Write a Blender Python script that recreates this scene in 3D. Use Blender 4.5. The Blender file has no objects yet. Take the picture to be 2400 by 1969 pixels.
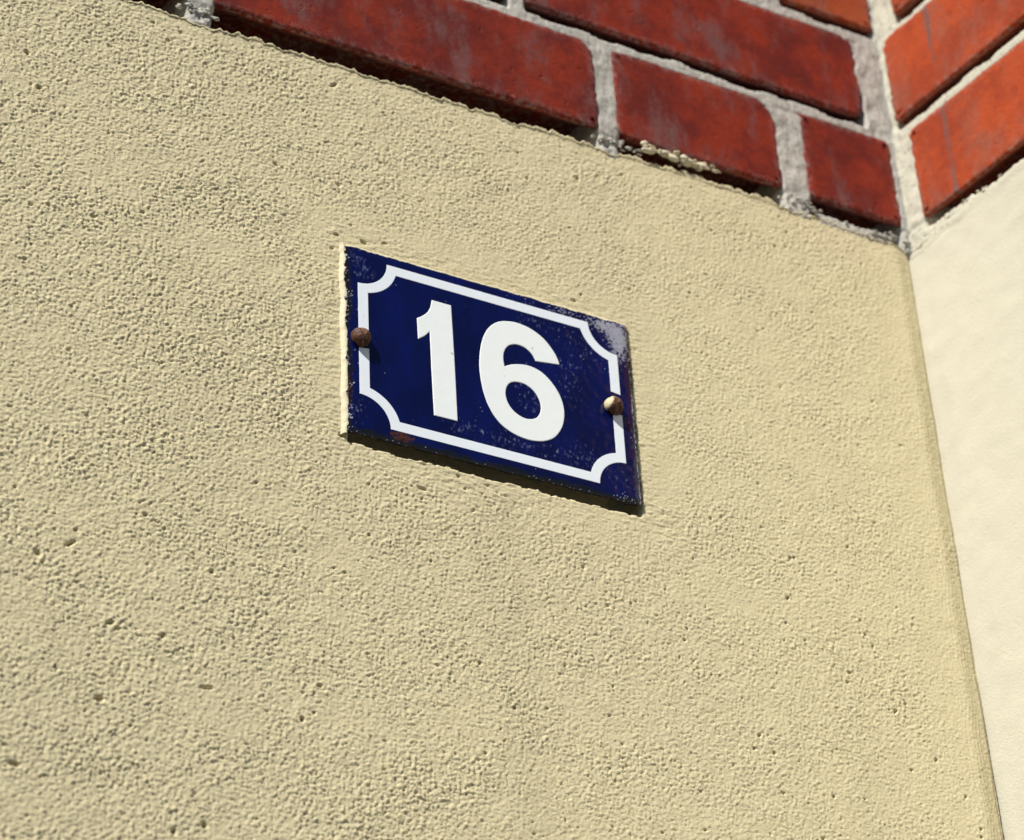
import bpy, math, random
import numpy as np
from mathutils import Vector
from mathutils.geometry import tessellate_polygon

# ------------------------------------------------------------------ camera, sky, sun
S = bpy.context.scene
MM = 0.001
ZB = 2.65                                   # height of the lowest brick course above the ground (m)
cam = bpy.data.cameras.new('camera'); camo = bpy.data.objects.new('camera', cam)
S.collection.objects.link(camo); S.camera = camo
camo.location = (-0.9032, -1.05073, ZB - 1.06756)
camo.rotation_euler = (2.175457, 0.046692, -0.490745)
cam.sensor_fit = 'HORIZONTAL'; cam.sensor_width = 36; cam.lens = 36 * 6386.97 / 2400
cam.clip_start = 0.02; cam.clip_end = 500
cam.dof.use_dof = True; cam.dof.focus_distance = 1.42; cam.dof.aperture_fstop = 10

SUN = Vector((-0.585, -0.38, 0.715)).normalized()
sl = bpy.data.lights.new('sun', 'SUN'); sl.energy = 5.0; sl.angle = math.radians(0.5); sl.color = (1.0, 0.95, 0.86)
so = bpy.data.objects.new('sun', sl); S.collection.objects.link(so)
so.rotation_euler = SUN.to_track_quat('Z', 'Y').to_euler(); so.location = (-3, -3, 6)
w = bpy.data.worlds.new('World'); S.world = w; w.use_nodes = True
nt = w.node_tree; bg = nt.nodes['Background']; bg.inputs['Strength'].default_value = 0.05
sky = nt.nodes.new('ShaderNodeTexSky'); sky.sky_type = 'NISHITA'; sky.sun_disc = False; sky.air_density = .7; sky.dust_density = .2
sky.sun_elevation = math.asin(SUN.z); sky.sun_rotation = math.atan2(SUN.x, SUN.y)
nt.links.new(sky.outputs[0], bg.inputs[0])
S.view_settings.view_transform = 'Standard'; S.view_settings.look = 'None'
S.view_settings.gamma = 1; S.view_settings.use_curve_mapping = False
S.view_settings.exposure = 0.42

# ------------------------------------------------------------------ helpers
RNG = np.random.default_rng(16); random.seed(16)
C = S.collection
def empty(name, loc=(0, 0, 0), rz=0):
    o = bpy.data.objects.new(name, None); o.empty_display_size = 0.1; C.objects.link(o)
    o.location = loc; o.rotation_euler = (0, 0, rz); return o
def tag(o, label=None, cat=None, group=None, kind=None):
    for k, v in (('label', label), ('category', cat), ('group', group), ('kind', kind)):
        if v: o[k] = v
    return o
def mesh_obj(name, verts, faces, mat, parent=None, smooth=True):
    me = bpy.data.meshes.new(name); me.from_pydata([tuple(v) for v in verts], [], faces)
    if smooth: me.polygons.foreach_set('use_smooth', [True] * len(me.polygons))
    me.materials.append(mat); me.update()
    return link(name, me, parent)
def link(name, me, parent=None):
    o = bpy.data.objects.new(name, me); C.objects.link(o)
    if parent: o.parent = parent
    return o
def grid_obj(name, X, Y, Z, mat, parent, attrs=None, flip=False):
    """X,Y,Z arrays (rows, cols) in metres -> one smooth grid mesh"""
    r, c = X.shape
    co = np.stack([X, Y, Z], -1).reshape(-1, 3).astype(np.float32)
    i = np.arange(r * c).reshape(r, c)
    q = np.stack([i[:-1, :-1], i[:-1, 1:], i[1:, 1:], i[1:, :-1]], -1).reshape(-1, 4)
    if flip: q = q[:, ::-1]
    n = len(q)
    me = bpy.data.meshes.new(name); me.vertices.add(r * c); me.loops.add(n * 4); me.polygons.add(n)
    me.vertices.foreach_set('co', co.ravel())
    me.loops.foreach_set('vertex_index', q.ravel().astype(np.int32))
    me.polygons.foreach_set('loop_start', np.arange(0, n * 4, 4, dtype=np.int32))
    me.polygons.foreach_set('use_smooth', np.ones(n, dtype=bool))
    me.update(calc_edges=True)
    for k, a in (attrs or {}).items():
        at = me.attributes.new(k, 'FLOAT', 'POINT'); at.data.foreach_set('value', a.ravel().astype(np.float32))
    me.materials.append(mat)
    return link(name, me, parent)
def fftn(shape, step, lo, hi, seed, ax=1.0, az=1.0):
    """band-limited noise, wavelengths lo..hi (mm) on a grid of step mm; ax>1 stretches along columns (x)"""
    r = np.random.default_rng(seed); f = np.fft.rfft2(r.standard_normal(shape))
    kz = np.fft.fftfreq(shape[0], step)[:, None] * az; kx = np.fft.rfftfreq(shape[1], step)[None, :] * ax
    k = np.hypot(kx, kz) + 1e-9
    f *= np.exp(-(k * lo) ** 2 * 0.7) * (1 - np.exp(-(k * hi) ** 2 * 0.7))
    n = np.fft.irfft2(f, shape); return n / n.std()
def sm(a, b, x):
    t = np.clip((x - a) / (b - a), 0, 1); return t * t * (3 - 2 * t)
def n1d(x, seed, lams, amps):
    r = np.random.default_rng(seed); v = 0 * x
    for l, a in zip(lams, amps):
        for j in range(3): v = v + a / 1.7 * np.sin(2 * np.pi * x / (l * r.uniform(.7, 1.4)) + r.uniform(0, 6.3))
    return v

# ------------------------------------------------------------------ materials
class N:
    def __init__(s, name):
        s.m = bpy.data.materials.new(name); s.m.use_nodes = True; s.t = s.m.node_tree
        s.b = s.t.nodes['Principled BSDF']; s.co = s.t.nodes.new('ShaderNodeTexCoord').outputs['Object']
    def n(s, typ, **kw):
        d = s.t.nodes.new(typ)
        for k, v in kw.items(): setattr(d, k, v)
        return d
    def l(s, a, b): s.t.links.new(a, b)
    def noise(s, scale, detail=3, rough=.55, vec=None, stretch=None, offset=None):
        v = vec or s.co
        if stretch or offset is not None:
            mp = s.n('ShaderNodeMapping'); s.l(v, mp.inputs[0])
            if stretch: mp.inputs['Scale'].default_value = stretch
            if offset is not None: s.l(offset, mp.inputs['Location'])
            v = mp.outputs[0]
        d = s.n('ShaderNodeTexNoise'); s.l(v, d.inputs['Vector'])
        d.inputs['Scale'].default_value = scale; d.inputs['Detail'].default_value = detail; d.inputs['Roughness'].default_value = rough
        return d.outputs['Fac']
    def rng(s, v, a, b, c=0., d=1.):
        m = s.n('ShaderNodeMapRange', interpolation_type='SMOOTHSTEP'); s.l(v, m.inputs[0])
        for i, x in zip((1, 2, 3, 4), (a, b, c, d)): m.inputs[i].default_value = x
        return m.outputs[0]
    def mix(s, f, a, b):
        m = s.n('ShaderNodeMix', data_type='RGBA')
        if isinstance(f, (int, float)): m.inputs[0].default_value = f
        else: s.l(f, m.inputs[0])
        for i, x in ((6, a), (7, b)):
            if isinstance(x, tuple): m.inputs[i].default_value = x + (1,) if len(x) == 3 else x
            else: s.l(x, m.inputs[i])
        return m.outputs[2]
    def math(s, op, a, b=0.):
        m = s.n('ShaderNodeMath', operation=op)
        for i, x in ((0, a), (1, b)):
            if isinstance(x, (int, float)): m.inputs[i].default_value = x
            else: s.l(x, m.inputs[i])
        return m.outputs[0]
    def attr(s, name): return s.n('ShaderNodeAttribute', attribute_name=name).outputs['Fac']
    def bump(s, h, dist, strength=1., prev=None):
        b = s.n('ShaderNodeBump'); b.inputs['Distance'].default_value = dist
        if isinstance(strength, (int, float)): b.inputs['Strength'].default_value = strength
        else: s.l(strength, b.inputs['Strength'])
        s.l(h, b.inputs['Height'])
        if prev: s.l(prev, b.inputs['Normal'])
        return b.outputs[0]
    def done(s, col, rough=.9, normal=None, spec=.3):
        if isinstance(col, tuple): s.b.inputs['Base Color'].default_value = col + (1,)
        else: s.l(col, s.b.inputs['Base Color'])
        if isinstance(rough, (int, float)): s.b.inputs['Roughness'].default_value = rough
        else: s.l(rough, s.b.inputs['Roughness'])
        s.b.inputs['Specular IOR Level'].default_value = spec
        if normal: s.l(normal, s.b.inputs['Normal'])
        return s.m

def plaster_mat(name, c, dirt):
    m = N(name)
    big = m.rng(m.noise(5, 4), .3, .7); fine = m.rng(m.noise(70, 4, .65), .3, .72)
    col = m.mix(m.math('MULTIPLY', big, .35), c, tuple(x * y for x, y in zip(c, (.9, .9, .93))))
    col = m.mix(m.math('MULTIPLY', fine, .35), col, dirt)
    grain = m.rng(m.noise(1300, 2, .6), .60, .72)
    col = m.mix(m.math('MULTIPLY', grain, .22), col, tuple(.5 * x for x in c))
    run = m.rng(m.noise(14, 5, .65, stretch=(1, 1, .14)), .48, .72)
    col = m.mix(m.math('MULTIPLY', run, .20), col, tuple(.62 * x for x in c))
    b = m.bump(m.noise(1100, 2, .6), .0006, .5)
    b = m.bump(m.noise(420, 3, .6), .0006, .35, b)
    b = m.bump(m.noise(170, 4, .6), .0022, m.attr('coarse'), b)
    return m.done(col, .92, b, .15)
M_plaster = plaster_mat('cream_plaster', (.645, .575, .37), (.53, .46, .29))
M_side = plaster_mat('pale_plaster', (.545, .52, .425), (.51, .48, .38))
M_paint = plaster_mat('cream_paint', (.66, .60, .44), (.58, .52, .36))

def mortar_mat(name, c, c2):
    m = N(name)
    streak = m.rng(m.noise(260, 4, .7, stretch=(1, 1, .14)), .42, .68)
    blot = m.rng(m.noise(40, 4), .4, .7)
    spk = m.rng(m.noise(420, 2, .5), .62, .70)
    col = m.mix(m.math('MULTIPLY', streak, .6), c, c2)
    col = m.mix(m.math('MULTIPLY', blot, .35), col, c2)
    col = m.mix(m.math('MULTIPLY', spk, .7), col, (.10, .10, .105))
    return m.done(col, .95, m.bump(m.noise(600, 4, .7, stretch=(1, 1, .35)), .0007, .8), .1)
M_mortar = mortar_mat('grey_mortar', (.47, .455, .41), (.28, .275, .265))
M_mortar2 = mortar_mat('pale_mortar', (.53, .51, .42), (.44, .42, .355))

def brick_mat(name, base, hot, bloom, bl=.55, run=0.):
    m = N(name)
    rnd = m.n('ShaderNodeObjectInfo').outputs['Random']
    off = m.n('ShaderNodeCombineXYZ')
    for i in range(3): m.l(m.math('MULTIPLY', rnd, 7.3 + 3 * i), off.inputs[i])
    o = off.outputs[0]
    a = m.rng(m.noise(26, 6, .68, offset=o), .38, .62)
    b = m.rng(m.noise(30, 7, .75, stretch=(1, 1, .45), offset=o), .47, .66)
    g = m.rng(m.noise(300, 3, .7), .35, .7)
    col = m.mix(a, base, hot)
    col = m.mix(m.math('MULTIPLY', b, bl), col, bloom)
    col = m.mix(m.math('MULTIPLY', g, .22), col, tuple(.45 * x for x in base))
    pit = m.rng(m.noise(190, 2, .5, offset=o), .68, .76)
    sp = m.rng(m.noise(330, 3, .6, offset=o), .74, .82)
    col = m.mix(m.math('MULTIPLY', sp, .35), col, (.36, .24, .21))
    h = m.math('SUBTRACT', m.noise(240, 4, .65, offset=o), m.math('MULTIPLY', pit, 1.4))
    sx = m.n('ShaderNodeSeparateXYZ'); m.l(m.co, sx.inputs[0])
    off_x = m.math('ABSOLUTE', m.math('ADD', m.math('SUBTRACT', sx.outputs[0], .0462), m.math('MULTIPLY', m.math('SUBTRACT', m.noise(30, 2), .5), .006)))
    st = m.math('MULTIPLY', m.math('MULTIPLY', m.rng(off_x, .0028, .0012), m.rng(m.noise(60, 3, .6, stretch=(1, 1, .3)), .35, .55)), run)
    col = m.mix(m.math('MULTIPLY', st, .8), col, (.13, .075, .07))
    m_e = m.attr('edge')
    e = m.math('MULTIPLY', m.rng(m.noise(260, 4, .7, offset=o), .45, .62), m_e)
    col = m.mix(m.math('MULTIPLY', e, .35), col, (.40, .35, .33))
    return m.done(col, .7, m.bump(h, .0007, .55), .15)
M_brick = brick_mat('red_brick', (.125, .015, .011), (.235, .026, .010), (.155, .072, .070), .85)
M_brick_o = brick_mat('orange_brick', (.26, .046, .018), (.34, .066, .020), (.26, .11, .07), .5)
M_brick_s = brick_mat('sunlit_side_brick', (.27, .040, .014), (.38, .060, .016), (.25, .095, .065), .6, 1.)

def enamel_blue():
    m = N('blue_enamel')
    v = m.rng(m.noise(45, 4, .6, stretch=(1, 1, .5)), .35, .7)
    col = m.mix(v, (.0018, .0034, .040), (.0024, .0055, .074))
    dust = m.rng(m.noise(500, 3, .6), .68, .78)
    col = m.mix(m.math('MULTIPLY', dust, .05), col, (.35, .42, .62))
    col = m.mix(m.math('MULTIPLY', m.attr('smudge'), .75), col, (.055, .068, .17))
    col = m.mix(m.attr('dark'), col, (.008, .008, .011))
    col = m.mix(m.attr('rust'), col, m.mix(m.noise(500, 3), (.11, .038, .012), (.03, .013, .008)))
    col = m.mix(m.attr('chalk'), col, (.50, .52, .60))
    r = m.math('ADD', m.math('MULTIPLY', m.attr('chalk'), .5), .16)
    return m.done(col, r, m.bump(m.noise(120, 3), .0004, .3), .45)
M_blue = enamel_blue()
def enamel_white(name, c):
    m = N(name)
    f = m.rng(m.noise(330, 4, .6), .55, .8)
    sp = m.rng(m.noise(220, 1), .80, .82)
    col = m.mix(m.math('MULTIPLY', f, .15), c, (.66, .66, .62))
    col = m.mix(m.math('MULTIPLY', sp, .6), col, (.2, .2, .2))
    return m.done(col, .22, m.bump(m.noise(150, 2), .0003, .25), .45)
M_white = enamel_white('white_enamel', (.82, .87, .88))
M_border = enamel_white('cool_white_enamel', (.77, .83, .90))
def rust_mat():
    m = N('rusty_steel')
    a = m.rng(m.noise(420, 5, .7), .38, .65); b = m.rng(m.noise(260, 3, .6), .5, .68)
    col = m.mix(a, (.022, .008, .004), (.15, .05, .018))
    col = m.mix(m.math('MULTIPLY', b, .45), col, (.27, .14, .07))
    col = m.mix(m.attr('paint'), col, (.62, .53, .33))
    return m.done(col, .6, m.bump(m.noise(900, 4, .7), .0005, .7), .4)
M_rust = rust_mat()
def asphalt():
    m = N('asphalt')
    col = m.mix(m.rng(m.noise(260, 4, .7), .35, .7), (.035, .035, .036), (.075, .073, .07))
    return m.done(col, .95, m.bump(m.noise(320, 3), .004, .6), .2)

# ------------------------------------------------------------------ setting
g = mesh_obj('ground', [(-200, -200, 0), (200, -200, 0), (200, 200, 0), (-200, 200, 0)], [(0, 1, 2, 3)], asphalt(), None, False)
tag(g, 'plain dark asphalt ground at the foot of the walls', kind='structure')

def axis(fine0, fine1, step, far, coarse):
    """sample positions (mm): fine between fine0 and fine1, coarse beyond out to far"""
    f = np.arange(fine0, fine1 + step * .5, step)
    if far < fine0: return np.concatenate([np.linspace(far, fine0 - step, max(2, int((fine0 - far) / coarse))), f])
    return np.concatenate([f, np.linspace(fine1 + step, far, max(2, int((far - fine1) / coarse)))])

PITCH, BH = 83.2, 69.5
ZO, XO = 1.9, 1.4                            # the bricks sit this far up and along from the gap's nominal line (mm)
PX0, PX1, PZ0, PZ1 = -397.5, -220.5, -267.4, -144.8          # the plate on the wall (mm)
PITS = [(-558.4,-381,3.2,2.4,0),(-494.7,-411.3,2.6,2.2,.6),(-524.8,-451.4,4.2,3,0),(-520.9,-410.2,3.4,1.6,.3),(-517.5,-412.5,2.4,1.6,0),
 (-471.6,-434.2,6,1.6,.1),(-413.2,-420.3,2.4,1.8,0),(-422.3,-440.3,2,2.4,0),(-471.3,-505.5,2.6,3,0),(-486.4,-511.7,2,2.6,0),(-563.3,-492.9,4.5,2.2,0),
 (-470.3,-369.6,2.4,1.8,0),(-505.4,-346,2.2,1.8,0),(-542.4,-371.7,1.5,6.5,-.9),(-546.5,-439.9,1.2,3.4,.5),(-509.1,-462.3,1.5,1.5,0),
 (-580.9,-74.2,2,3.2,.5),(-573.2,-96,2.4,2.4,.4),(-494.8,-25.7,1.9,1.5,0),(-501.9,-34.8,2.8,1.3,0),(-539.5,-171.5,2.6,2,0),(-436.9,-100.4,2.8,1.5,-.5),
 (-432.8,-101.4,1.4,1.2,0),(-401.5,-29.4,1.6,5,-.85),(-571.5,-149.8,2.4,1.2,0),(-512.8,-160.1,2.5,1.3,0),(-573.3,-175.6,2.2,1.4,0),(-535.2,-52.1,2.4,1.3,.5),
 (-558.2,-104.4,1.5,1.2,0),(-491.8,-128.2,1.3,1.3,0),(-511.1,-24.9,2.8,1.2,.2),(-384.4,-137.4,3.6,1.9,-.2),(-371.8,-133.8,2.4,1.2,.3),(-401,-137.6,2,1.3,0),
 (-353.4,-290.1,4.6,1.5,-.15),(-331.8,-276.7,1.7,1.2,0),(-353.6,-296.5,1.3,1.3,0),(-252.6,-135.6,2.4,1.4,0),(-399.1,-269.3,3,2.2,0),(-403.7,-148,1.6,1.4,0),
 (-384.8,-326.7,1.3,1.3,0),(-123.6,-275.2,1.6,1.6,0),(-128.6,-302.1,2,1.7,.4),(-80.6,-305.3,1.3,1.2,0),(-78.7,-314,1.6,1.4,0),(-93.3,-341.3,2.4,1.4,0),
 (-42,-384.3,1.7,1.7,0),(-65.2,-359.4,1.3,3.2,-.6),(-60.7,-235.7,1.3,1.2,0),(-149.3,-402.3,1.6,1.5,0),(-146.8,-425.1,1.7,1.2,0),(-114.1,-420.9,1.4,1.5,0),
 (-286.9,-12.8,2.2,2.2,0),(-235.9,-8.6,4,2,0),(-277.9,-54.5,1.9,1.5,0)]

def plaster_field(x, z, step, seed, rough):
    """relief of the plaster in mm (outward) on the grid x (cols), z (rows)"""
    sh = (len(z), len(x)); X, Zz = np.meshgrid(x, z)
    a = fftn(sh, step, 2.0, 5.2, seed, 1.5, 1.0); b = fftn(sh, step, 1.5, 3.6, seed + 1)
    c = fftn(sh, step, 22, 90, seed + 2); d = fftn(sh, step, 7, 20, seed + 3, 1.3, 1.0)
    e = fftn(sh, step, 50, 220, seed + 4, 1.8, 1.0); v = fftn(sh, step, 1.7, 12, seed + 5, 1.0, 4.5)
    hh = fftn(sh, step, 1.6, 12, seed + 6, 5.0, 1.0); p = fftn(sh, step, 1.6, 5.0, seed + 7, 2.0, 1.0); q = fftn(sh, step, 10, 40, seed + 8)
    amp = np.clip(1 + .13 * e + .07 * c, .55, 1.5) * rough(X, Zz)
    g = np.where(a > 0, 1.0 * a, .55 * a)
    h = amp * (.155 * g + .12 * b + .05 * v + .03 * d)
    h -= amp * .85 * np.clip(p - 2.0 - .25 * q, 0, 1.4)                # small open pores, in loose clusters
    return X, Zz, h, c, hh

# ---- main wall ------------------------------------------------------------
wall = empty('house_wall')
tag(wall, 'cream plastered house wall carrying the blue number plate, red brick above', 'wall', 'house walls meeting at the corner', 'thing')
step = .7
xs = axis(-680.4, -.8, step, -1600, 40); zs = axis(-590.1, 0, step, -ZB * 1000 + 2, 40)
def rough_main(X, Zz):
    r = 1 - .55 * sm(-36, -4, Zz + 4 * np.sin(X / 37)) - .45 * sm(-60, -8, X)
    dp = np.maximum(np.maximum(PX0 - X, X - PX1), np.maximum(PZ0 - Zz, Zz - PZ1))
    r *= 1 - .62 * (1 - sm(4, 34, dp + 6 * np.sin(X / 23) + 5 * np.sin(Zz / 17)))
    r *= .88 + .3 * sm(-150, -480, X)
    return r
X, Zz, h, clow, hh = plaster_field(xs, zs, step, 3, rough_main)
fine = sm(-679, -630, X) * sm(-589, -555, Zz)
dp = np.maximum(np.maximum(PX0 - X, X - PX1), np.maximum(PZ0 - Zz, Zz - PZ1))
brush = (1 - sm(5, 38, dp + 6 * np.sin(X / 23) + 5 * np.sin(Zz / 17))) * .15 * (Zz < PZ0 + 4) + (1 - sm(3, 24, dp)) * .12 * (Zz >= PZ0 + 4) + .06 * sm(-55, -20, Zz)
h = h + brush * hh + .05 * clow
for px, pz, ra, rb, ang in PITS:
    m = (abs(X - px) < 14) & (abs(Zz - pz) < 14)
    u = (X[m] - px) * math.cos(ang) + (Zz[m] - pz) * math.sin(ang); v = -(X[m] - px) * math.sin(ang) + (Zz[m] - pz) * math.cos(ang)
    ra, rb = ra * .46, rb * .42
    q = (u / ra) ** 2 + (v / rb) ** 2 + .8 * np.sin(u * 2.3 + px) * np.cos(v * 2.9 + pz)
    h[m] += -5.0 * np.exp(-np.clip(q, 0, 9) ** 1.6)
r = np.random.default_rng(77)
for k in range(190):                                             # scattered pinholes
    px, pz, ra = r.uniform(-620, -10), r.uniform(-560, -14), r.uniform(.5, .9)
    if PX0 - 3 < px < PX1 + 3 and PZ0 - 3 < pz < PZ1 + 3: continue
    m = (abs(X - px) < 4) & (abs(Zz - pz) < 4)
    h[m] -= r.uniform(2.2, 4.5) * np.exp(-(((X[m] - px) / ra) ** 2 + ((Zz[m] - pz) / (ra * .65)) ** 2) ** 1.5)
# the corner: trowelled edge running back into a thin groove
cx = X + n1d(Zz, 5, (60, 150, 18), (.2, .4, .05))
h = h - 2.6 * sm(-15, -1.2, cx) - 1.2 * sm(-3.2, -1.0, cx) + .10 * np.sin(X * 2.4 + n1d(Zz, 8, (40, 90), (2, 3))) * sm(-26, -14, X) * (1 - sm(-8, -4, X))
# upper edge: ragged, rounded back under the bricks
edge = -9.9 + n1d(xs, 9, (9, 5, 34), (.7, .5, .8)) - 2.2 * sm(-225, -300, xs)
for xj, wj, dz in ((-221, 13, -3.4), (-86, 14, -3.0), (-485, 14, -3.), (-287, 5, -1.5), (-15, 24, -4.5), (-48, 26, -3.0), (-160, 9, 1.0)):
    edge += dz * np.exp(-((xs - xj) / wj) ** 2)
Zd = Zz + edge[None, :] * sm(-18, 0, Zz)
h = h + .5 * sm(-14, -4, Zz) - 9 * sm(-2.6, 0, Zz) ** 2
# sunk bed below the number plate
gapb = PZ0 - 5.6 + n1d(X, 91, (14, 6, 40), (.35, .25, .5)) - Zz; gapr = X - (PX1 + 1.7 + n1d(Zz, 92, (14, 6, 40), (.25, .2, .3)))
gap = np.maximum(np.maximum(PX0 + 1.5 - X, gapr), np.maximum(gapb, Zz - PZ1 + 1.5))
h = np.where(dp < -8, np.minimum(h, .2), h) - 16 * (1 - sm(-1.4, .2, gap))
h *= fine
grid_obj('plaster', X * MM, -h * MM, ZB + Zd * MM, M_plaster, wall, {'coarse': 1 - fine})

def box(name, x0, x1, y0, y1, z0, z1, mat, parent):
    v = [(x, y, z) for z in (z0, z1) for y in (y0, y1) for x in (x0, x1)]
    f = [(0, 2, 3, 1), (4, 5, 7, 6), (0, 1, 5, 4), (2, 6, 7, 3), (0, 4, 6, 2), (1, 3, 7, 5)]
    return mesh_obj(name, v, f, mat, parent, False)

def mortar(name, x0, x1, z1, joints, mat, parent, seed, bricks, fillets=(), step=1.3):
    """joints[k] = list of (x_left, x_right) of the upright joints of course k"""
    x = np.arange(x0, x1 + .1, step); z = np.arange(-27, z1, step); X, Zz = np.meshgrid(x, z)
    sh = X.shape
    d = .4 + .10 * fftn(sh, step, 3, 9, seed) + .13 * fftn(sh, step, 2.6, 14, seed + 1, 1, 4) + .3 * fftn(sh, step, 14, 50, seed + 2)
    wob = n1d(x, seed + 3, (30, 70), (.7, .9))
    for k in range(len(joints)):
        zb, zt = k * PITCH + BH - 1.5 + ZO, (k + 1) * PITCH + ZO
        if k + 1 >= len(joints): up = []
        else: up = joints[k + 1]
        t = np.clip((Zz - zb - wob[None, :]) / (zt - zb), 0, 1); inz = (Zz > zb) & (Zz < zt + 24)
        prof = .7 - 38 * sm(.50, .78, t) + .14 * fftn(sh, step, 3, 9, seed + 9 + k)
        clear = np.zeros(sh)
        for a, b in up: clear = np.maximum(clear, sm(a - 3, a + 2, X) * (1 - sm(b - 2, b + 3, X)))
        prof = prof * (1 - clear) + d * clear
        over = (Zz >= zt + 21)
        d = np.where(inz & ~over, prof, d)
    clear = np.zeros(sh)
    for a, b in joints[0]: clear = np.maximum(clear, sm(a - 6, a + 1, X) * (1 - sm(b - 1, b + 9, X)))
    low = 1 - (sm(19, 22, Zz) * (1 - clear) + sm(-1.5, .8, Zz) * clear)
    rag = fftn(sh, step, 3.2, 11, seed + 30)
    d = d * (1 - low) + low * (clear * (.0 + .5 * rag) - (1 - clear) * (40 - .5 * rag))
    for a, b, zt in fillets:                                      # trowelled fillets of mortar in the open gap
        fm = sm(a - 4, a + 4, X) * (1 - sm(b - 4, b + 4, X)) * (1 - sm(zt - 1.2, zt + 1.2, Zz + .5 * rag))
        d = d * (1 - fm) + fm * (.3 + .25 * rag)
    d = d - 8 * (1 - sm(-25, -17, Zz))
    for k, c in enumerate(bricks):                                # bedding behind the bricks lies well back
        for a, b in c:
            q = np.hypot(np.maximum(abs(X - (a + b) / 2) - (b - a) / 2 + 14, 0), np.maximum(abs(Zz - k * PITCH - ZO - BH / 2) - BH / 2 + 14, 0))
            d = d - 8 * (1 - sm(9, 13, q)) * (d > -3)
    return grid_obj(name, X * MM, -d * MM, ZB + Zz * MM, mat, parent)

def brick_mesh(name, x0, x1, z0, z1, d, mat, rad=(3, 3, 3, 3), seed=0, jit=.35, tilt=(0, 0), stains=()):
    """brick with rounded arrises; rad = corner radii (bl, br, tr, tl) in mm; d = how far the face stands out"""
    pts = []
    for (cx, cz, sx, sz, a0), rr in zip(((x0, z0, 1, 1, 180), (x1, z0, -1, 1, 270), (x1, z1, -1, -1, 0), (x0, z1, 1, -1, 90)), rad):
        n = max(3, int(rr / 1.6))
        for i in range(n + 1):
            a = math.radians(a0 + 90 * i / n)
            pts.append((cx + sx * rr + rr * math.cos(a), cz + sz * rr + rr * math.sin(a)))
    P = [];
    for i, p in enumerate(pts):                                  # subdivide the long sides
        q = pts[(i + 1) % len(pts)]; L = math.hypot(q[0] - p[0], q[1] - p[1]); n = max(1, int(L / 3.5))
        for j in range(n): P.append((p[0] + (q[0] - p[0]) * j / n, p[1] + (q[1] - p[1]) * j / n))
    P = np.array(P); rr = np.random.default_rng(seed + 500); n = len(P)
    T = np.roll(P, -1, 0) - np.roll(P, 1, 0); T /= np.linalg.norm(T, axis=1)[:, None]; Nn = np.stack([T[:, 1], -T[:, 0]], 1)
    j = rr.normal(0, jit, n); j = .6 * j + .4 * np.roll(j, 1) + .5 * np.convolve(np.tile(rr.normal(0, jit * 1.6, n), 3), np.ones(7) / 7, 'same')[n:2 * n]
    P = P + Nn * j[:, None]
    xm, zm = (x0 + x1) / 2, (z0 + z1) / 2
    def depth(Q): return d + tilt[0] * (Q[:, 0] - xm) / 100 + tilt[1] * (Q[:, 1] - zm) / 100
    rings = []; ed = []; down = np.clip(-Nn[:, 1], 0, 1) ** 2
    ch = np.clip(rr.normal(.9, .35, n), .35, 2.2)
    for ins, dd, e in ((0, -60, 1), (0, -20, 1), (0, -2.6, 1), (0, -1.6, 1), (.5, -.75, 1), (1.5, -.2, .7), (3.4, 0, .3), (6.5, 0, 0)):
        Q = P - Nn * (ins * (ch if ins < 2 else 1))[..., None] if ins and ins < 2 else P - Nn * ins
        D = depth(Q) + (dd if ins == 0 and dd < -2 else dd * ch)
        if dd <= -20: Q = Q + np.stack([0 * down, 15 * down], 1)
        rings.append(np.stack([Q[:, 0], -D, Q[:, 1]], 1)); ed += [e] * n
    V = np.concatenate(rings) * MM; V[:, 2] += ZB
    F = []
    for k in range(len(rings) - 1):
        for i in range(n):
            a, b = k * n + i, k * n + (i + 1) % n; F.append((a, b, b + n, a + n))
    last = (len(rings) - 1) * n
    # inner face as a grid-free fan of strips: tessellate
    tri = tessellate_polygon([[Vector((p[0], p[2], 0)) for p in rings[-1]]])
    for t in tri:
        a, b, c = [rings[-1][i] for i in t]
        cr = (b[0] - a[0]) * (c[2] - a[2]) - (b[2] - a[2]) * (c[0] - a[0])
        F.append(tuple(last + i for i in (t if cr > 0 else t[::-1])))
    me = bpy.data.meshes.new(name); me.from_pydata([tuple(v) for v in V], [], F)
    me.polygons.foreach_set('use_smooth', [True] * len(me.polygons)); me.update()
    at = me.attributes.new('edge', 'FLOAT', 'POINT'); at.data.foreach_set('value', np.array(ed, np.float32))
    me.materials.append(mat)
    return me

# ---- brickwork of the main wall -------------------------------------------------
# course k: bricks (x0, x1, stand-out, radii(bl,br,tr,tl), material)
A = [(-76.5, -6, 1.0, (7, 3, 3, 3), 0), (-214.5, -95.5, 1.0, (8, 3, 17, 3), 0), (-478, -227.5, 1.7, (6, 3, 14, 4), 0)]
B = [(-272.5, -23, 1.4, (4, 9, 9, 5), 0)]
T = [(-76.5, -5, 1.5, (3, 3, 3, 3), 1), (-214, -95, 1.4, (3, 3, 5, 3), 0), (-478, -228, 1.4, (3, 3, 6, 4), 0)]
for x in (-742.5, -1006, -1270, -1534): A.append((x, x + 250.5, 1.5, (4, 4, 5, 4), 0)); T.append((x, x + 250.5, 1.5, (4, 4, 5, 4), 0))
for x in (-536, -800, -1063, -1327): B.append((x, x + 250, 1.5, (4, 4, 5, 4), 0))
B.append((-1600, -1340, 1.5, (4, 4, 5, 4), 0))
courses = [A, B, T, B]
def joints_of(course, lo, hi):
    c = sorted((a[0] + XO * (hi <= 0), a[1] + XO * (hi <= 0)) for a in course); j = []
    for a, b in zip(c[:-1], c[1:]): j.append((a[1], b[0]))
    if c[-1][1] < hi: j.append((c[-1][1], hi + 5))
    if c[0][0] > lo: j.append((lo - 5, c[0][0]))
    return j
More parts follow.
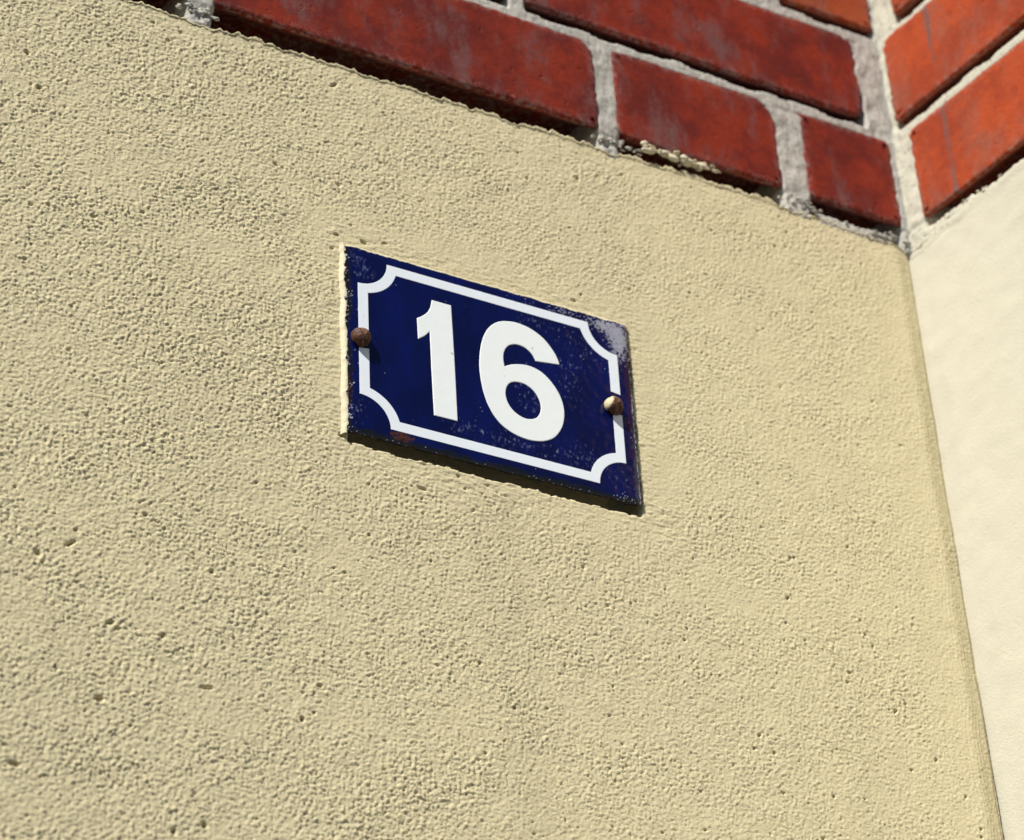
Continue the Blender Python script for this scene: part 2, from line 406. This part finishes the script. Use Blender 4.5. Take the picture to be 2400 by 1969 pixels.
mo = mortar('mortar', -1600, .5, 4 * PITCH, [joints_of(c, -1600, 0) for c in courses], M_mortar, wall, 40, [[(b[0] + XO, b[1] + XO) for b in c] for c in courses], [(-74, -12, -9.0)])
shared = {}
for k, c in enumerate(courses):
    for i, (x0, x1, d, rad, mi) in enumerate(c):
        mat = (M_brick, M_brick_o)[mi]
        near = x1 > -560 and k < 3
        if near:
            me = brick_mesh('brick', x0 + XO, x1 + XO, k * PITCH + ZO, k * PITCH + BH + ZO, d, mat, rad, 10 * k + i, .2, (random.uniform(-.3, .3), random.uniform(-.4, .4)))
            ob = link('brick', me, mo)
        else:
            key = (round(x1 - x0, 1), mi)
            if key not in shared: shared[key] = brick_mesh('brick', 0, x1 - x0, 0, BH, d, mat, rad, 90, .3)
            ob = link('brick', shared[key], mo); ob.location = ((x0 + XO) * MM, 0, (k * PITCH + ZO) * MM)
box('wall_core', -1.6, .02, .06, .25, .002, ZB + 4 * PITCH * MM - .002, M_mortar, wall)

# ---- side wall ------------------------------------------------------------------
RW = 0.13469
side = empty('house_wall', (0, 0, 0), math.atan2(-1, RW))
tag(side, 'smooth pale sunlit return wall with orange-red brick, on the right past the corner', 'wall', 'house walls meeting at the corner', 'thing')
xs2 = axis(-9.1, 200, 1.3, 412, 25); zs2 = axis(-640, 0, 1.3, -ZB * 1000 + 2, 40)
X, Zz, h, clow, hh = plaster_field(xs2, zs2, 1.3, 23, lambda X, Z: .18 + 0 * X)
fine = (1 - sm(196, 206, X)) * sm(-650, -636, Zz)
h = (h + .10 * clow) * np.where(fine > .5, 1, 0)
h += .3 * (1 - sm(0, 9, X)) - 2.2 * sm(-260, -460, Zz) * (1 - sm(0, 160, X))
edge = -10 + n1d(xs2, 19, (9, 5, 34), (.5, .35, .8)) - 6 * np.exp(-(xs2 / 34) ** 2)
Zd = Zz + edge[None, :] * sm(-30, 0, Zz)
h = h + .4 * sm(-16, -5, Zz) - 5.5 * sm(-3.4, 0, Zz) ** 2
grid_obj('plaster', X * MM, -h * MM, ZB + Zd * MM, M_side, side, {'coarse': .4 * (1 - fine)})
SW = 412
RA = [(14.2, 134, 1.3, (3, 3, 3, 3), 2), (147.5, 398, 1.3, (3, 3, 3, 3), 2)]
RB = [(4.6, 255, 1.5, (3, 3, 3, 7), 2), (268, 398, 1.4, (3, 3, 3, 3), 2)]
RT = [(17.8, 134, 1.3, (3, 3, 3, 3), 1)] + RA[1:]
mo2 = mortar('mortar', -9.1, SW, 4 * PITCH, [joints_of(c, 0, SW) for c in (RA, RB, RT, RB)], M_mortar2, side, 60, [[b[:2] for b in c] for c in (RA, RB, RT, RB)], [(8, 60, -8)])
shared = {}
for k, c in enumerate((RA, RB, RT, RB)):
    for i, (x0, x1, d, rad, mi) in enumerate(c):
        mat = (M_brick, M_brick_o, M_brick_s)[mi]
        if x0 < 200 and k < 3:
            me = brick_mesh('brick', x0, x1, k * PITCH - (.6 if k == 0 else -3), k * PITCH + BH + ZO + (0 if k == 0 else 2.5), d, mat, rad, 100 + 10 * k + i, .2)
            link('brick', me, mo2)
        else:
            key = (round(x1 - x0, 1), mi)
            if key not in shared: shared[key] = brick_mesh('brick', 0, x1 - x0, 0, BH, d, mat, rad, 190, .3)
            ob = link('brick', shared[key], mo2); ob.location = (x0 * MM, 0, k * PITCH * MM)
box('wall_core', .065, .41, .06, .25, .002, ZB + 4 * PITCH * MM - .003, M_mortar2, side)

# ---- crumbs of plaster and mortar stuck below the bricks ----------------------------
def lump(V, F, x, y, z, r, rg):
    seg, rn = 8, 5; b = len(V); ph = rg.uniform(0, 6, 6)
    sx, sy, sz = r * rg.uniform(.8, 2.1), r * rg.uniform(.6, 1.1), r * rg.uniform(.5, 1.0)
    V.append((x, y, z + sz))
    for i in range(1, rn):
        th = math.pi * i / rn
        for j in range(seg):
            a = 2 * math.pi * j / seg
            k = 1 + .22 * math.sin(2 * a + ph[0] + th) + .16 * math.sin(3 * a + ph[1] + 2 * th) + rg.normal(0, .17)
            V.append((x + sx * k * math.sin(th) * math.cos(a), y + sy * k * math.sin(th) * math.sin(a), z + sz * math.cos(th)))
    V.append((x, y, z - sz)); e = len(V) - 1
    for j in range(seg): F.append((b, b + 1 + j, b + 1 + (j + 1) % seg)); F.append((e, e - seg + (j + 1) % seg, e - seg + j))
    for i in range(rn - 2):
        for j in range(seg):
            a0 = b + 1 + i * seg + j; a1 = b + 1 + i * seg + (j + 1) % seg; F.append((a0, a0 + seg, a1 + seg, a1))
rg = np.random.default_rng(4); V, F = [], []
for i in range(54):                                               # the crumbly run below the short brick
    t = i / 53; x = -196 + 52 * t + rg.normal(0, 1.3); big = 1 + .9 * math.exp(-((x + 166) / 10) ** 2)
    lump(V, F, x * MM, -(rg.uniform(.3, 2.4) + .7 * big) * MM, ZB + (-2.2 + rg.normal(0, 1.5) - .9 * big * (rg.random() < .5)) * MM, min(2.0, rg.exponential(.75) + .4) * big * MM, rg)
tag(mesh_obj('plaster_crumbs', V, F, M_paint, wall), 'cream crumbs of plaster stuck below the short brick', kind='stuff')
V, F = [], []
for cx0, n, sp in ((-214, 26, 9), (-80, 18, 9), (-20, 30, 13), (-487, 20, 8)):
    for i in range(n):
        lump(V, F, min(-2, cx0 + rg.normal(0, sp)) * MM, -rg.uniform(-.6, 1.6) * MM, ZB + (-6.2 + rg.normal(0, 1.9) - (5 if cx0 == -20 else 0)) * MM, rg.uniform(.5, 1.5) * MM, rg)
tag(mesh_obj('mortar_crumbs', V, F, M_mortar, wall), 'grey mortar crumbs along the lower edge of the bricks', kind='stuff')
V, F = [], []
for i in range(34):
    lump(V, F, abs(rg.uniform(0, 130)) * MM, -rg.uniform(-.8, .4) * MM, ZB + (-10.8 + rg.normal(0, .8) - 4 * math.exp(-i / 9)) * MM, rg.uniform(.4, 1.1) * MM, rg)
tag(mesh_obj('mortar_crumbs', V, F, M_mortar2, side), 'pale mortar crumbs along the lower edge of the side bricks', kind='stuff')

# ------------------------------------------------------------------ the number plate
PCX, PCZ = -309.0, -206.1
plate = empty('house_number_plate', (PCX * MM, -.0022, ZB + PCZ * MM))
tag(plate, 'weathered navy blue enamel plate with white number 16, screwed to the cream wall', 'number plate')
ST = .5
u = np.linspace(PX0 - PCX, PX1 - PCX, 356); v = np.linspace(PZ0 - PCZ, PZ1 - PCZ, 247)
U, Vv = np.meshgrid(u, v); HU, HV = (PX1 - PX0) / 2, (PZ1 - PZ0) / 2
ds = np.minimum(HU - abs(U), HV - abs(Vv))                            # distance to the rim
sh = U.shape
n1 = fftn(sh, ST, 2.0, 8, 201); n2 = fftn(sh, ST, 6, 30, 202); n3 = fftn(sh, ST, 1.2, 4, 203); n4 = fftn(sh, ST, 1.8, 9, 204, 1, 2.2)
def blob(x, z, rx, rz): return np.clip(1 - np.hypot((U + PCX - x) / rx, (Vv + PCZ - z) / rz), 0, 1)
ch = 1.25 * blob(-227, -153, 15, 13) + 1.0 * blob(-227, -165, 9, 14) + .8 * blob(-240, -150, 14, 7) + .55 * blob(-262, -149, 14, 7)
chalk = sm(.42, .62, ch + .30 * n1 + .10 * n3 - .1) * (ch > 0.02) * (.22 + .36 * np.clip(ch, 0, 1))
lt = .65 * blob(-392, -152, 9, 10) + .6 * blob(-385, -160, 10, 9) + .45 * blob(-392, -251, 10, 12) + .5 * blob(-283, -150, 14, 6) + .55 * blob(-281, -161, 16, 8) \
   + .5 * blob(-262, -196, 12, 22) + .55 * blob(-284, -217, 14, 16) + .5 * blob(-300, -248, 40, 10) + .5 * blob(-258, -246, 22, 12) + .4 * blob(-250, -170, 22, 22) \
   + .45 * blob(-330, -246, 14, 9) + .35 * blob(-230, -250, 14, 16) + .3 * blob(-292, -192, 8, 5)
smudge = (lt > .02) * sm(.7, 1.7, lt * 1.6 + .42 * n4 + .2 * n1)
chalk = np.maximum(chalk, (lt > .02) * .22 * sm(1.5, 2.0, lt * 1.5 + .5 * n4 + .12 * n3))
specks = sm(3.1, 3.6, n3 + .15 * n2) * .5
chalk = np.maximum(chalk, specks)
wav = n1d(Vv, 31, (22, 9, 50), (.7, .35, .8)); wav2 = n1d(U, 32, (12, 30, 5), (.5, .7, .25))
bottom = Vv + HV; left = U + HU; right = HU - U; top = HV - Vv
dark = np.maximum(1 - sm(2.2, 3.0, bottom + wav2 + .35 * n1), 1 - sm(2.6, 3.4, left + 1.0 * wav + .35 * n1))
dark = np.maximum(dark, 1 - sm(.9, 1.5, right + .4 * n2 + .3 * n1)); dark = np.maximum(dark, 1 - sm(.3, .8, top + .25 * n1))
dark = np.clip(dark + sm(.9, 1.5, 1.1 * (1 - sm(0, 7, bottom)) + .35 * n1), 0, 1)
chalk = np.maximum(chalk, .85 * (right < 5) * sm(.55, .9, (1 - sm(.2, 1.5, right)) + .32 * n1 + .2 * n2 - .35))
chalk = np.maximum(chalk, .8 * (bottom < 7) * sm(1.75, 2.1, 1.2 * blob(-231, -263, 14, 5) + .9 * (1 - sm(0, 5, bottom)) + .5 * n3))
chalk = np.maximum(chalk, .8 * (left < 7) * sm(1.75, 2.0, .9 * (1 - sm(0, 6, left)) + .55 * n3 + .4 * n2))
rust = np.clip(sm(.42, .8, (1.1 + .3 * n1) * blob(-366, -263, 11, 4.5) * 1.3) + .9 * sm(.5, .9, blob(-397.5, -240, 4, 16) * 1.2 + .3 * n1 * (left < 5)) , 0, 1) * (ch < .01)
rust = np.maximum(rust, .7 * (bottom < 5) * sm(1.9, 2.4, 1.0 * (1 - sm(0, 4, bottom)) + .5 * n3 + .35 * n2))
dark = dark * (1 - chalk)
y = -.45 * sm(0, 4.5, ds) - .35 * sm(0, 1.2, ds) + .03 * n2 - .12 * chalk * 0 + .10 * dark * sm(0, 3, ds)
# eased corners
Ud, Vd = U.copy(), Vv.copy(); rc = 2.6
ax, az = abs(U) - (HU - rc), abs(Vv) - (HV - rc); m = (ax > 0) & (az > 0); L = np.hypot(ax, az)
mx = np.maximum(ax, az); k = np.where(m, mx / np.maximum(L, 1e-6), 1)
Ud = np.where(m, np.sign(U) * (HU - rc + ax * k), U); Vd = np.where(m, np.sign(Vv) * (HV - rc + az * k), Vv)
rimf = 1 - sm(0, 3, ds)
Ud = Ud + rimf * (.18 * n1d(Vv, 61, (7, 3, 16), (.8, .5, .8))) * (abs(U) > abs(Vv) + 27); Vd = Vd + rimf * (.16 * n1d(U, 62, (8, 3, 20), (.7, .5, .8))) * (HV - abs(Vv) < 4)
face = grid_obj('enamel_face', Ud * MM, y * MM, Vd * MM, M_blue, plate, {'chalk': chalk, 'dark': dark, 'rust': rust, 'smudge': smudge})
# steel rim: skirt from the face's edge back towards the wall, and the back sheet
loop = [(0, j) for j in range(sh[1])] + [(i, sh[1] - 1) for i in range(1, sh[0])] + [(sh[0] - 1, j) for j in range(sh[1] - 2, -1, -1)] + [(i, 0) for i in range(sh[0] - 2, 0, -1)]
P = np.array([(Ud[a], Vd[a]) for a in loop]); n = len(P)
V = [(p[0] * MM, -.00002, p[1] * MM) for p in P] + [(p[0] * .9985 * MM, .0013, p[1] * .998 * MM) for p in P]
F = [(i, n + i, n + (i + 1) % n, (i + 1) % n) for i in range(n)] + [tuple(range(n, 2 * n))]
m = N('black_rim'); M_rim = m.done(m.mix(m.rng(m.noise(300, 4), .5, .68), (.012, .011, .012), (.09, .035, .015)), .6, None, .3)
mesh_obj('rim', V, F, M_rim, plate, False)

def offset_loop(P, d):
    P = np.array(P, float); a = np.roll(P, 1, 0); b = np.roll(P, -1, 0)
    t1 = P - a; t2 = b - P
    t1 /= np.linalg.norm(t1, axis=1)[:, None] + 1e-9; t2 /= np.linalg.norm(t2, axis=1)[:, None] + 1e-9
    n1_ = np.stack([-t1[:, 1], t1[:, 0]], 1); n2_ = np.stack([-t2[:, 1], t2[:, 0]], 1)
    nn = n1_ + n2_; nn /= np.linalg.norm(nn, axis=1)[:, None] + 1e-9
    c = np.clip((nn * n1_).sum(1), .45, 1)
    return P + nn * (d / c)[:, None]
def area(P):
    P = np.array(P); return .5 * np.sum(P[:, 0] * np.roll(P[:, 1], -1) - np.roll(P[:, 0], -1) * P[:, 1])
def raised(name, loops, y0, hgt, inset, mat, parent):
    """loops in plate coordinates (mm): outer counter-clockwise, holes clockwise; a low raised enamel shape with soft edges"""
    V, F, tops = [], [], []
    for li, P in enumerate(loops):
        P = np.array(P, float)
        if (area(P) > 0) != (li == 0): P = P[::-1]
        rings = [(P, y0 + .12), (P, y0 - hgt * .45), (offset_loop(P, inset * .4), y0 - hgt * .85), (offset_loop(P, inset), y0 - hgt)]
        b = len(V); n = len(P)
        for Q, yy in rings: V += [(q[0] * MM, yy * MM, q[1] * MM) for q in Q]
        for k in range(3):
            for i in range(n):
                a = b + k * n + i; c = b + k * n + (i + 1) % n; F.append((a, c, c + n, a + n))
        tops.append((b + 3 * n, rings[-1][0]))
    idx = [t[0] + i for t in tops for i in range(len(t[1]))]
    for t in tessellate_polygon([[Vector((p[0], p[1], 0)) for p in tp[1]] for tp in tops]):
        f = [idx[i] for i in t]
        a, b_, c = [V[i] for i in f]
        cr = (b_[0] - a[0]) * (c[2] - a[2]) - (b_[2] - a[2]) * (c[0] - a[0])
        F.append(tuple(f if cr > 0 else f[::-1]))
    return mesh_obj(name, V, F, mat, parent, False)
def catmull(P, corners, n=6):
    P = [np.array(p, float) for p in P]; m = len(P); out = []
    for i in range(m):
        p0, p1, p2, p3 = P[i - 1], P[i], P[(i + 1) % m], P[(i + 2) % m]
        t1 = (p2 - p0) / 2 if i not in corners else (p2 - p1); t2 = (p3 - p1) / 2 if (i + 1) % m not in corners else (p2 - p1)
        for k in range(n):
            t = k / n; out.append((2 * t**3 - 3 * t**2 + 1) * p1 + (t**3 - 2 * t**2 + t) * t1 + (-2 * t**3 + 3 * t**2) * p2 + (t**3 - t**2) * t2)
    return [(p[0] - PCX, p[1] - PCZ) for p in out]
YF = -.78
one = [(-345.4, -166.8), (-333.6, -166.8), (-332.9, -205), (-332.6, -243.6), (-346.6, -243.8), (-347.1, -216), (-347.3, -188.6), (-350.6, -192.6), (-354.6, -195.9), (-354.9, -182.0), (-352, -179.9), (-348.6, -176.4), (-346.4, -171.9)]
raised('digit', [catmull(one, {0, 1, 3, 4, 6, 8, 9}, 4)], YF, .32, .45, M_white, plate)
six = [(-298.9, -166.8), (-292.5, -165.9), (-284.2, -167.3), (-276.4, -171.5), (-270.8, -177.8), (-267.9, -183.3), (-267.0, -186.9), (-282.0, -189.0), (-284.2, -184.9), (-288.6, -181.7), (-294.2, -181.2), (-299.0, -183.7), (-301.8, -188.4), (-302.5, -193.6), (-302.0, -198.6), (-298.1, -196.2), (-292.2, -194.2), (-285.2, -193.6), (-277.9, -196.0), (-271.6, -202.0), (-267.4, -209.8), (-266.0, -218.4), (-267.5, -227.7), (-271.8, -235.7), (-277.3, -240.4), (-283.6, -242.8), (-291.0, -243.5), (-299.2, -241.9), (-306.7, -237.6), (-312.4, -229.8), (-315.9, -219.6), (-317.5, -208.2), (-317.4, -198.0), (-315.7, -187.0), (-312.8, -178.6), (-308.8, -172.6), (-304.0, -168.7)]
hole = [(-294.7, -206.8), (-289.4, -207.0), (-284.5, -209.9), (-281.3, -215.0), (-280.7, -221.1), (-283.0, -226.6), (-287.2, -229.4), (-292.2, -229.7), (-297.5, -227.2), (-301.0, -222.8), (-302.3, -217.4), (-301.4, -212.0), (-298.7, -208.4)]
raised('digit', [catmull(six, {6, 7, 14}, 5), catmull(hole, set(), 6)], YF, .32, .45, M_white, plate)
# border line: two halves, broken round the screws, with scooped corners
bx0, bx1, bz0, bz1, bw, R0 = -390.1 - PCX, -228.6 - PCX, -260.0 - PCZ, -151.1 - PCZ, 6.0, 17.8
def arc(cx, cz, r, a0, a1, n=14): return [(cx + r * math.cos(math.radians(a0 + (a1 - a0) * i / n)), cz + r * math.sin(math.radians(a0 + (a1 - a0) * i / n))) for i in range(n + 1)]
zc = (bz0 + bz1) / 2; R1 = R0 + bw; a1 = math.degrees(math.asin(bw / R1))
def seg(p, q, n): return [(p[0] + (q[0] - p[0]) * i / n, p[1] + (q[1] - p[1]) * i / n) for i in range(1, n)]
def half(gl, gr):
    o = [(bx0, zc + gl)] + arc(bx0, bz1, R0, -90, 0) + arc(bx1, bz1, R0, 180, 270) + [(bx1, zc + gr), (bx1 - bw, zc + gr + .8)]
    i = arc(bx1, bz1, R1, 270 - a1, 180 + a1) + arc(bx0, bz1, R1, -a1, -90 + a1) + [(bx0 + bw, zc + gl - .6)]
    return o + i
up = half(4.0, 9.2); lo = [(x, 2 * zc - z) for x, z in half(6.5, 4.5)]
for P in (up, lo): raised('border_line', [P], YF, .13, .22, M_border, plate)
# overpainted left edge
zz = np.linspace(PZ0 - 1.5, PZ1 + 1.2, 130); w1 = n1d(zz, 71, (9, 24, 4), (.4, .8, .25)); w2 = n1d(zz, 72, (30, 70), (.25, .4))
prof = [(-2.5, .9, .0), (-1.8, -.35, .15), (-1.1, -1.7, .3), (-.5, -2.35, .5), (.35, -2.62, 1), (.75, -2.5, 1)]
X = np.stack([PX0 + a + c * w1 + (1 - c) * .7 * w2 for a, b, c in prof], 1); Y = np.stack([b + .12 * w1 * (b < -.2) for a, b, c in prof], 1); Zg = np.repeat(zz[:, None], len(prof), 1)
pe = grid_obj('paint_edge', (X - PCX) * MM, (Y + 2.2) * MM, (Zg - PCZ) * MM, M_paint, plate, {'coarse': 0 * X}, flip=False)
xx = np.linspace(PX0 - 1, PX1 + .4, 190); w1 = n1d(xx, 81, (8, 20, 4), (.25, .35, .14))
prof = [(3.2, .8, 0), (2.0, -.6, .4), (.9, -1.9, .8), (.1, -2.3, 1), (-.35, -2.2, 1)]
Zg = np.stack([PZ1 + a + c * w1 for a, b, c in prof], 1); Y = np.stack([b + .1 * w1 for a, b, c in prof], 1); X = np.repeat(xx[:, None], len(prof), 1)
pe = grid_obj('paint_edge', (X - PCX) * MM, (Y + 2.2) * MM, (Zg - PCZ) * MM, M_paint, plate, {'coarse': 0 * X}, flip=False)

def screw(x, z, ang, paint, label):
    n, rn = 40, 16; R, H = 5.5, 6.8; V, F, pa = [], [], []
    ca, sa = math.cos(ang), math.sin(ang)
    rr = [0] + [R * math.sin(.5 * math.pi * i / rn) for i in range(1, rn + 1)] + [R, R * .96, R * .5]
    hh_ = [H] + [1.8 + (H - 1.8) * math.cos(.5 * math.pi * i / rn) for i in range(1, rn + 1)] + [.9, .3, -.3]
    for i, (r_, h_) in enumerate(zip(rr, hh_)):
        for j in range(n):
            a = 2 * math.pi * j / n; px, pz = r_ * math.cos(a), r_ * math.sin(a)
            s = px * ca + pz * sa                                  # distance from the slot's middle line
            hj = h_
            if h_ > 1.8: hj = min(h_, h_ - 2.2 * float(np.clip((.95 - abs(s)) / .25, 0, 1)))
            hj = max(hj, .3 if h_ > .3 else h_)
            k = 1 + .025 * math.sin(3 * a + x) + .015 * math.sin(7 * a + z)
            V.append((px * k * MM, -(hj + .78) * MM, pz * k * MM)); pa.append(float(np.clip((-px * .9 + pz * .35 - paint) / .5, 0, 1)) if paint < 9 else 0)
    for i in range(len(rr) - 1):
        for j in range(n):
            a, b = i * n + j, i * n + (j + 1) % n; F.append((a, a + n, b + n, b))
    o = mesh_obj('screw', V, F, M_rust, plate); o.location = ((x - PCX) * MM, 0, (z - PCZ) * MM)
    at = o.data.attributes.new('paint', 'FLOAT', 'POINT'); at.data.foreach_set('value', np.array(pa, np.float32))
    o['label'] = label
screw(-389.6, -206.6, .35, 99, 'rusty brown round-head screw on the left edge')
screw(-234.7, -206.4, .5, 2.2, 'rusty round-head screw on the right edge with cream paint on its left side')
